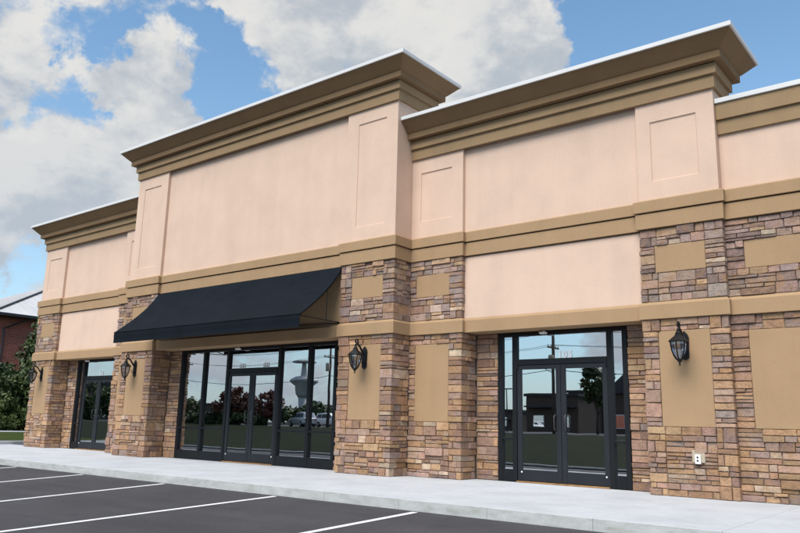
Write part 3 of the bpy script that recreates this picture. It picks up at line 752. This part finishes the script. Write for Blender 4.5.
# ------------------------------------------------------------------ wall lanterns
def make_lantern(label):
    t = empty('wall_lantern', (0, 0, 0), label, 'lantern', 'black lanterns on the pilasters')
    # back plate: pointed shield, origin at wall, z measured from the plate centre
    pl = [(-.062, -.20), (0, -.24), (.062, -.20), (.07, .12), (.052, .175), (0, .235), (-.052, .175), (-.07, .12)]
    MB().prism(pl, 'y', -.03, .0).build('back_plate', 'black_iron', t, bevel=.006, origin=(0, 0, 0))
    MB().prism([(x*.62, z*.72) for x, z in pl], 'y', -.05, -.03).build('back_boss', 'black_iron', t, bevel=.006, origin=(0, 0, 0))
    D = -.30
    arm = [(0, -.04, .07), (0, -.085, .10), (0, -.125, .155), (0, -.165, .205), (0, -.21, .238), (0, -.26, .252), (0, D, .24), (0, D, .19)]
    MB().tube(arm, [.026, .024, .022, .021, .020, .019, .020, .022], 8).build('arm', 'black_iron', t, smooth=True, origin=(0, 0, 0))
    scr = [(0, D+.02+(.06*math.cos(a))*(1-.07*k), .305+.06*math.sin(a)*(1-.07*k)) for k, a in [(k, R_(-60+k*38)) for k in range(10)]]
    MB().tube(scr, .0165, 7).build('scroll', 'black_iron', t, smooth=True, origin=(0, 0, 0))
    MB().tube([(0, -.045, -.09), (0, -.11, -.12), (0, -.125, -.07), (0, -.09, -.05)], .010, 6).build('scroll', 'black_iron', t, smooth=True, origin=(0, 0, 0))
    n = 6; ph = R_(30)
    roof = MB().lathe([(.132, .030), (.155, .026), (.158, .042), (.128, .070), (.085, .108), (.058, .128), (.055, .150), (.040, .158), (.045, .172), (.038, .19), (.018, .205)], n, (0, D, 0), ph)
    roof.build('roof', 'black_iron', t, origin=(0, 0, 0))
    # glass: tapered hexagon, bulging
    gp = [(.045, -.245), (.078, -.19), (.108, -.10), (.122, -.01), (.122, .028)]
    MB().lathe(gp, n, (0, D, 0), ph).build('glass_shade', 'lantern_glass', t, origin=(0, 0, 0))
    for k in range(n):
        a = 2*math.pi*k/n+ph
        MB().tube([((r+.004)*math.cos(a), D+(r+.004)*math.sin(a), z) for r, z in gp], .0115, 6).build('rib', 'black_iron', t, origin=(0, 0, 0))
    MB().lathe([(.010, -.345), (.017, -.33), (.010, -.315), (.016, -.295), (.040, -.265), (.055, -.244), (.050, -.236)], 10, (0, D, 0)).build('bottom_finial', 'black_iron', t, origin=(0, 0, 0))
    MB().lathe([(.016, -.235), (.016, -.15), (.02, -.145), (.012, -.14)], 8, (0, D, 0)).build('candle_tube', 'white_plastic', t, origin=(0, 0, 0))
    MB().lathe([(.010, -.139), (.019, -.115), (.017, -.09), (.004, -.055)], 8, (0, D, 0)).build('bulb', 'bulb', t, smooth=True, origin=(0, 0, 0))
    return t
LS = [(-.775, YM+.004, 2.50, 'black wall lantern on the stone pilaster at the right end of the awning'),
      (6.00, YR+.004, 2.515, 'black wall lantern on the pilaster above the white outlet'),
      (-9.70, YM+.004, 2.50, 'black wall lantern on the stone pilaster below the far end of the awning'),
      (-16.46, YR+.004, 2.515, 'black wall lantern on the corner pilaster next to the lawn')]
ln = make_lantern(LS[0][3])
for i, (x, y, z, lb) in enumerate(LS):
    o = ln if i == 0 else copy_tree(ln)
    o.location = (x, y, z); o.scale = (1.07,)*3; o['label'] = lb

# ------------------------------------------------------------------ vegetation
def tree(name, label, cat, base, height, radius, crown_z, mat, leaves, lsize, seed, clumps=40, group=None, shape='round', trunk=.12, limbs=7):
    random.seed(seed); b = Vector(base)
    t = empty(name, b, label, cat, group)
    k = MB(); top = b+Vector((0, 0, height*.8))
    k.tube([b+Vector((0, 0, -.1)), b+Vector((.03, .02, height*.3)), b+Vector((-.04, .03, height*.55)), top], [trunk, trunk*.8, trunk*.55, trunk*.15], 8)
    cz = (crown_z+height)/2; rz = (height-crown_z)/2
    cl = []
    for i in range(clumps):
        while True:
            p = Vector((random.uniform(-1, 1), random.uniform(-1, 1), random.uniform(-1, 1)))
            if p.length < 1 and p.length > .25: break
        wz = 1.0 if shape == 'round' else (1-.75*(p.z*.5+.5))
        q = b+Vector((p.x*radius*wz, p.y*radius*wz, cz+p.z*rz)); cl.append((q, random.uniform(.55, 1.15), random.uniform(0, 1)))
    for i in range(limbs):
        q = cl[i][0]; s = b+Vector((0, 0, max(height*.2, (q.z-b.z)*.55)))
        k.tube([s, s.lerp(q, .5)+Vector((0, 0, .08*height*random.uniform(-.3, .6))), q], [trunk*.4, trunk*.25, trunk*.06], 6)
    k.build('trunk', 'bark', t, smooth=True)
    c = MB(); cr = (radius+rz)/2*.36
    for i in range(leaves):
        q, s, tn = random.choice(cl)
        d = Vector((random.gauss(0, 1), random.gauss(0, 1), random.gauss(0, 1))).normalized()*cr*s*random.random()**.45
        p = q+d; w = lsize*random.uniform(.6, 1.3); l = w*random.uniform(1.3, 2.2)
        nrm = (d.normalized()*.7+Vector((random.gauss(0, .6), random.gauss(0, .6), random.gauss(.35, .6)))).normalized()
        ta = nrm.orthogonal().normalized(); ta = Matrix.Rotation(random.uniform(0, 6.28), 3, nrm) @ ta; tb = nrm.cross(ta)
        c.cur = (min(1, max(0, tn*.6+random.uniform(0, .45))), 0, 0)
        c.add([p-ta*l/2, p-tb*w/2+nrm*w*.12, p+ta*l/2, p+tb*w/2+nrm*w*.12], [(0, 1, 2, 3)])
    c.build('crown', mat, t, fix=False)
    return t
gz = .16
def at_x(u, v, x): return on_x(u, v, x)
tree('evergreen_tree', 'tall dark evergreen tree beside the brick building', 'tree', (-37.6, 11.05, gz), 7.2, 1.75, .3, 'leaf_dark', 15000, .17, 11, 90, 'trees beyond the lawn', 'cone', .14, 12)
tree('evergreen_tree', 'shorter dark evergreen tree closer to the stone corner', 'tree', (-35.9, 10.5, gz), 4.6, 1.55, .2, 'leaf_dark', 11000, .15, 12, 70, 'trees beyond the lawn', 'round', .12, 10)
tree('evergreen_tree', 'wide dark evergreen tree in front of the brick wall', 'tree', (-37.4, 8.3, gz), 3.7, 1.7, .2, 'leaf_dark', 11000, .15, 13, 70, 'trees beyond the lawn', 'round', .12, 10)
tree('red_shrub', 'dark red shrub beside the brick wall', 'shrub', (-36.6, 7.1, gz), 3.2, .9, .4, 'leaf_red', 4500, .11, 14, 40, None, 'round', .07, 8)
tree('round_bush', 'low round light green bush behind the path', 'bush', (-35.9, 8.15, gz), 1.75, 1.0, .0, 'leaf_bush', 7000, .09, 15, 50, None, 'round', .06, 8)
tree('dark_bush', 'low dark green bush between the path and the evergreens', 'bush', (-36.1, 9.75, gz), 1.9, 1.1, .0, 'leaf_dark', 6000, .11, 16, 50, None, 'round', .06, 8)

# ------------------------------------------------------------------ brick building beyond the lawn
bb = empty('brick_building', (-54, 20, 0), 'red brick building with pale metal hip roof and dark gutter', 'building')
BX, BY = -44.6, 11.0; EZ = 8.0
MB().box(BX-20, BX, BY, BY+22, -.1, EZ-.1).build('wall', 'brick', bb)
MB().box(BX-20.8, BX+.8, BY-.8, BY+22.8, EZ-.12, EZ+.05).build('soffit', 'gutter', bb)
def hip(x0, x1, y0, y1, z, rise):
    d = min(x1-x0, y1-y0)/2; b = MB()
    b.add([(x0, y0, z), (x1, y0, z), (x1, y1, z), (x0, y1, z), (x0+d, y0+d, z+rise), (x1-d, y1-d+.01, z+rise)], [(0, 1, 4), (1, 2, 5, 4), (2, 3, 5), (3, 0, 4, 5), (3, 2, 1, 0)]); return b, d
h, d = hip(BX-20.8, BX+.8, BY-.8, BY+22.8, EZ+.052, 5.0)
rf = h.build('roof', 'roof_metal', bb)
for k in range(1, 36):                                      # standing seams on the two visible slopes
    q = k*.6
    if q < 21:
        ln_ = min(q, 21.6-q, d)
        MB().tube([(BX+.8-q, BY-.8, EZ+.07), (BX+.8-q, BY-.8+ln_, EZ+.07+5*ln_/d)], .02, 4).build('seam', 'roof_metal', rf)
    ln_ = min(q, 23.6-q, d)
    if ln_ > .3: MB().tube([(BX+.8, BY-.8+q, EZ+.07), (BX+.8-ln_, BY-.8+q, EZ+.07+5*ln_/d)], .02, 4).build('seam', 'roof_metal', rf)
MB().tube([(BX+.8, BY-.8, EZ+.08), (BX+.8-d, BY-.8+d, EZ+.08+5)], .09, 6).build('hip_cap', 'gutter', rf)
MB().box(BX+.8, BX+.95, BY-.95, BY+22.8, EZ-.13, EZ+.07).build('gutter', 'gutter', bb)
MB().box(BX-20.8, BX+.8, BY-.96, BY-.81, EZ-.13, EZ+.07).build('gutter', 'gutter', bb)
MB().tube([(BX+.86, BY+1.9, EZ-.1), (BX+.5, BY+1.0, EZ-.55), (BX+.08, BY+.35, EZ-.95), (BX+.08, BY+.35, .1)], .07, 6).build('downspout', 'gutter', bb)
def far_window(y, z, w=1.1, hh=1.7):
    f = MB().box(BX+.003, BX+.06, y-w/2-.08, y+w/2+.08, z-.08, z+hh+.08).build('window', 'white_plastic', bb)
    MB().box(BX+.0605, BX+.075, y-w/2, y+w/2, z, z+hh).build('pane', 'glass', f)
    MB().box(BX+.0755, BX+.09, y-.02, y+.02, z, z+hh).build('glazing_bar', 'white_plastic', f)
    MB().box(BX+.003, BX+.14, y-w/2-.14, y+w/2+.14, z-.2, z-.085).build('sill', 'concrete', f)
for y in (3.6, 7.2, 10.8, 14.4): 
    far_window(BY+y, 5.3); far_window(BY+y, 1.4)

# ------------------------------------------------------------------ across the street (seen mirrored in the storefront glass)
RG = .57
def utility_pole(x, y, h, label, lamp=False):
    z = ground_z(y); t = empty('utility_pole', (x, y, z), label, 'utility pole', 'wooden poles along the street')
    MB().tube([(x, y, z-.3), (x, y, z+h)], [.17, .12], 10).build('post', 'pole_wood', t, smooth=True)
    for dz, w in ((-.5, 1.3), (-1.9, 1.0)):
        MB().box(x-.06, x+.06, y-w, y+w, z+h+dz, z+h+dz+.12).build('crossarm', 'pole_wood', t)
        for k in (-.9, -.4, .4, .9): MB().lathe([(.03, 0), (.045, .05), (.03, .10), (.045, .13), (.02, .18)], 8, (x, y+k*w, z+h+dz+.12)).build('insulator', 'grey_box', t)
    MB().lathe([(.22, 0), (.24, .05), (.24, .75), (.20, .85), (.06, .92)], 12, (x, y+.42, z+h-3.4)).build('transformer', 'grey_box', t, smooth=True)
    if lamp:
        a = MB().tube([(x, y, z+h-4.2), (x-.9, y+.5, z+h-3.7), (x-1.9, y+1.1, z+h-3.5)], .035, 6).build('lamp_arm', 'gutter', t)
        MB().box(x-2.4, x-1.85, y+1.0, y+1.35, z+h-3.58, z+h-3.42).build('lamp_head', 'gutter', t, bevel=.04)
    return Vector((x, y, z+h))
PY = -47.6
pA = mirrored(553.5, 400, YS, PY); pB = mirrored(328, 400, YSM, PY)
tops = [utility_pole(pA.x, PY, 9.6, 'wooden utility pole with street lamp arm, mirrored in the doors marked 105', True),
        utility_pole(pB.x, PY, 9.6, 'wooden utility pole mirrored in the glass under the awning'),
        utility_pole(pB.x-(pA.x-pB.x)*.98, PY, 9.6, 'wooden utility pole far along the street beyond the lawn')]
tops.insert(0, Vector((tops[0].x+34, PY, tops[0].z)))
utility_pole(tops[0].x, PY, 9.6, 'wooden utility pole opposite the stone end wall')
for oy, dz in ((-1.17, -.2), (-.52, -.2), (.52, -.2), (1.17, -.2), (-.4, -1.6), (.4, -1.6), (.1, -3.9)):
    b = MB(); pts = []
    for p, q in zip(tops[:-1], tops[1:]):
        for k in range(13):
            s = k/12; r = p.lerp(q, s); pts.append((r.x, r.y+oy, r.z+dz-1.0*4*s*(1-s)*.8))
    b.tube(pts, .016 if dz > -3 else .03, 4)
    tag(b.build('power_line', 'gutter'), 'black overhead wire strung between the wooden street poles', 'wire', 'wires along the street')
# street lamp
p = mirrored(506.4, 400, YS, -58); z = RG
t = empty('street_lamp', (p.x, -58, z), 'slim twin street lamp mirrored in the narrow pane beside door 105', 'street lamp')
MB().tube([(p.x, -58, z-.03), (p.x, -58, z+4.6)], [.09, .06], 8).build('post', 'gutter', t)
MB().box(p.x-.75, p.x+.75, -58.12, -57.88, z+4.6, z+4.72).build('lamp_head', 'gutter', t, bevel=.03)
# shops opposite
def shop(u0, u1, v_top, yg, y, label, depth=14, gable=False, h=None):
    a = mirrored(u0, v_top, yg, y); b = mirrored(u1, v_top, yg, y); zt = (a.z+b.z)/2; x0, x1 = min(a.x, b.x), max(a.x, b.x); g0 = .5
    t = empty('shop_building', ((x0+x1)/2, y-depth/2, g0), label, 'building')
    wt = zt if not gable else zt-2.6
    MB().box(x0, x1, y-depth, y, g0-.2, wt).build('wall', 'shop_wall', t)
    if gable: MB().prism([(x0-.5, wt), (x1+.5, wt), ((x0+x1)/2, zt)], 'y', y-depth-.4, y+.5).build('roof', 'shop_roof', t)
    else:
        MB().box(x0-.25, x1+.25, y-depth-.2, y+.3, wt, wt+.35).build('roof', 'shop_roof', t)
        MB().box(x0+.3, x1-.3, y+.003, y+1.2, wt-1.5, wt-1.3).build('canopy', 'shop_roof', t)
    n = max(2, int((x1-x0)/2.6))
    for i in range(n):
        c = x0+(x1-x0)*(i+.5)/n
        w = MB().box(c-.8, c+.8, y+.002, y+.08, g0+.7, g0+2.3).build('window', 'white_plastic', t)
        MB().box(c-.72, c+.72, y+.0805, y+.10, g0+.78, g0+2.22).build('pane', 'glass', w)
    return t
shop(526, 577, 396, YS, -78, 'low brown shop with flat roof across the street, behind the leaning pole')
shop(568, 606, 392.5, YS, -86, 'taller brown flat roofed shop across the street', 12)
shop(606, 650, 371, YS, -70, 'dark house with gable roof across the street', 12, True)
shop(186, 222, 405, YSM, -92, 'long low shop across the street mirrored beside the left panes under the awning', 12)
shop(478, 512, 411, YS, -96, 'distant low shop behind the slim street lamp', 12)
shop(62, 124, 376, YS, -88, 'tall dark building with gable roof mirrored in the far left door', 14, True)
# trees across the street
def far_tree(u, vt, yg, y, label, mat, rad, leaves, seed, cz=1.6, ls=.28, nm='street_tree', h=None, grp='trees across the street'):
    p = mirrored(u, vt, yg, y); g0 = ground_z(y); tree(nm, label, 'tree', (p.x, y, g0), p.z-g0, rad, cz, mat, leaves, ls, seed, 36, grp, 'round', .13, 9)
far_tree(596, 366, YS, -56, 'leafy street tree mirrored in the right hand door marked 105', 'leaf_mid', 1.5, 2200, 31, 2.6)
far_tree(236, 388, YSM, -50, 'reddish street tree mirrored in the left door under the awning', 'leaf_red', 2.7, 3800, 32, .8, .26)
far_tree(268, 392, YSM, -51, 'reddish street tree mirrored in the right door under the awning', 'leaf_red', 2.2, 2600, 33, .9, .26)
far_tree(192, 400, YSM, -64, 'small street tree mirrored in the first pane under the awning', 'leaf_mid', 2.4, 2200, 34, 1.2)
far_tree(325, 406, YSM, -84, 'broad dark tree mirrored in the last pane under the awning', 'leaf_dark', 5.0, 4200, 35, 1.0, .45)
far_tree(285, 410, YSM, -92, 'distant dark tree behind the parked silver car', 'leaf_dark', 5.0, 3600, 36, 1.0, .45)
for i, (u, v) in enumerate(((80, 385), (95, 380), (112, 388))):
    far_tree(u, v, YS, -60+i, ('broad', 'tallest', 'rounded')[i]+' dark street tree mirrored in the far left door', 'leaf_dark', 3.2, 3200, 60+i, .4, .34)
for i, u in enumerate((184, 200, 216, 232, 250)):
    p = mirrored(u, 413.5, YSM, -49); tree('hedge_shrub', 'dense dark shrub of the hedge along the top of the lawn bank', 'shrub', (p.x, -49+.2*(i % 2), .5), p.z-.5+.15*(i % 2), 2.1, .0, 'leaf_dark', 2600, .22, 40+i, 30, 'hedge shrubs on the lawn bank', 'round', .06, 5)
# water tower
p = mirrored(302.5, 400, YSM, -150)
t = empty('water_tower', (p.x, -150, .5), 'white water tower with bowl shaped tank beyond the street', 'water tower')
q0 = mirrored(302.5, 381, YSM, -150).z; q1 = mirrored(302.5, 363.5, YSM, -150).z; rr_ = (mirrored(307.5, 380, YSM, -150).x-mirrored(297, 380, YSM, -150).x)
MB().lathe([(2.6, 0), (1.7, 4), (1.35, q0-9), (1.5, q0-5.2)], 20, (p.x, -150, .5)).build('column', 'tower_white', t, smooth=True)
MB().lathe([(1.5, q0-5.0), (2.4, q0-3.9), (rr_*.55, q0-1.7), (rr_*.93, q0-.35), (rr_*.97, q0+.1), (rr_*.90, q0+.5), (rr_*.5, q0+1.3), (.4, q0+1.6)], 24, (p.x, -150, .0)).build('tank', 'tower_white', t, smooth=True)
MB().tube([(p.x, -150, q0+1.4), (p.x, -150, q1+.6)], [.9, .7], 12).build('mast', 'tower_white', t)
MB().lathe([(.5, q1+.2), (rr_*.8, q1+.2), (rr_*.8, q1+.55), (.5, q1+1.1)], 20, (p.x, -150, 0)).build('upper_deck', 'tower_white', t)
# parked car
def make_car(loc, rz, label, mat):
    t = empty('parked_car', (0, 0, 0), label, 'car', 'cars parked across the street')
    b = MB(); st = [(-2.25, .42, .95, .80), (-2.1, .30, 1.02, .86), (-1.2, .26, 1.04, .90), (0, .26, 1.02, .91), (.9, .26, 1.0, .90), (1.7, .30, .92, .86), (2.15, .34, .80, .78), (2.28, .42, .68, .70)]
    vs = []
    for x, z0, z1, w in st: vs += [(x, -w, z0+.12), (x, -w*.9, z0), (x, w*.9, z0), (x, w, z0+.12), (x, w, z1-.15), (x, w*.9, z1), (x, -w*.9, z1), (x, -w, z1-.15)]
    fs = [tuple(range(8)), tuple(range(len(vs)-1, len(vs)-9, -1))]
    for i in range(len(st)-1):
        for k in range(8): fs.append((i*8+k, i*8+(k+1) % 8, i*8+8+(k+1) % 8, i*8+8+k))
    b.add(vs, fs); b.build('body', mat, t, bevel=.03, origin=(0, 0, 0))
    c = MB(); st = [(-2.1, .98, .80, 1.0), (-1.75, 1.0, .78, 1.62), (-.9, 1.0, .80, 1.68), (.1, 1.0, .80, 1.64), (.45, 1.0, .80, 1.5), (1.05, .97, .80, 1.0)]
    vs = []
    for x, z0, w, z1 in st: vs += [(x, -w, z0), (x, w, z0), (x, w*.82, z1), (x, -w*.82, z1)]
    fs = [(0, 1, 2, 3), tuple(range(len(vs)-1, len(vs)-5, -1))]
    for i in range(len(st)-1):
        for k in range(4): fs.append((i*4+k, i*4+(k+1) % 4, i*4+4+(k+1) % 4, i*4+4+k))
    c.add(vs, fs); cab = c.build('cabin', mat, t, bevel=.02, origin=(0, 0, 0))
    for s in (-1, 1):
        for pts in ([(-1.75, 1.08), (-1.0, 1.08), (-1.0, 1.52), (-1.6, 1.50)], [(-.92, 1.08), (-.05, 1.08), (-.05, 1.50), (-.92, 1.53)], [(.03, 1.08), (.80, 1.06), (.42, 1.42), (.03, 1.49)]):
            wv = [(x, s*(.815-.145*(z-1.0)/.62*1.0+.004), z) for x, z in pts]; wv += [(x, y+s*.008, z) for x, y, z in wv]
            MB().add(wv, [(0, 1, 2, 3), (7, 6, 5, 4), (0, 1, 5, 4), (1, 2, 6, 5), (2, 3, 7, 6), (3, 0, 4, 7)])
            w = MB(); w.add(wv, [(0, 1, 2, 3), (7, 6, 5, 4), (0, 1, 5, 4), (1, 2, 6, 5), (2, 3, 7, 6), (3, 0, 4, 7)]); w.build('window', 'car_dark', cab, origin=(0, 0, 0))
    for x in (-1.4, 1.4):
        for s in (-1, 1):
            w = MB().tube([(x, s*.72, .33), (x, s*.93, .33)], .33, 20).build('wheel', 'rubber', t, origin=(0, 0, 0))
            MB().tube([(x, s*.931, .33), (x, s*.945, .33)], .20, 16).build('rim', 'rim', w, origin=(0, 0, 0))
    for s in (-1, 1):
        MB().box(2.20, 2.285, s*.62-.12, s*.62+.12, .60, .72).build('headlight', 'lamp_white', t, bevel=.02, origin=(0, 0, 0))
        MB().box(-2.27, -2.18, s*.66-.1, s*.66+.1, .70, .92).build('tail_light', 'tail_red', t, bevel=.02, origin=(0, 0, 0))
    t.location = loc; t.rotation_euler.z = rz
    return t
p = mirrored(302, 420, YSM, -50); make_car((p.x, -50, RG+.003), R_(200), 'silver car parked across the street, mirrored under the awning', 'car_silver')
p = mirrored(331, 420, YSM, -53); make_car((p.x, -53, RG+.003), R_(5), 'white car parked behind the wooden pole across the street', 'lamp_white')
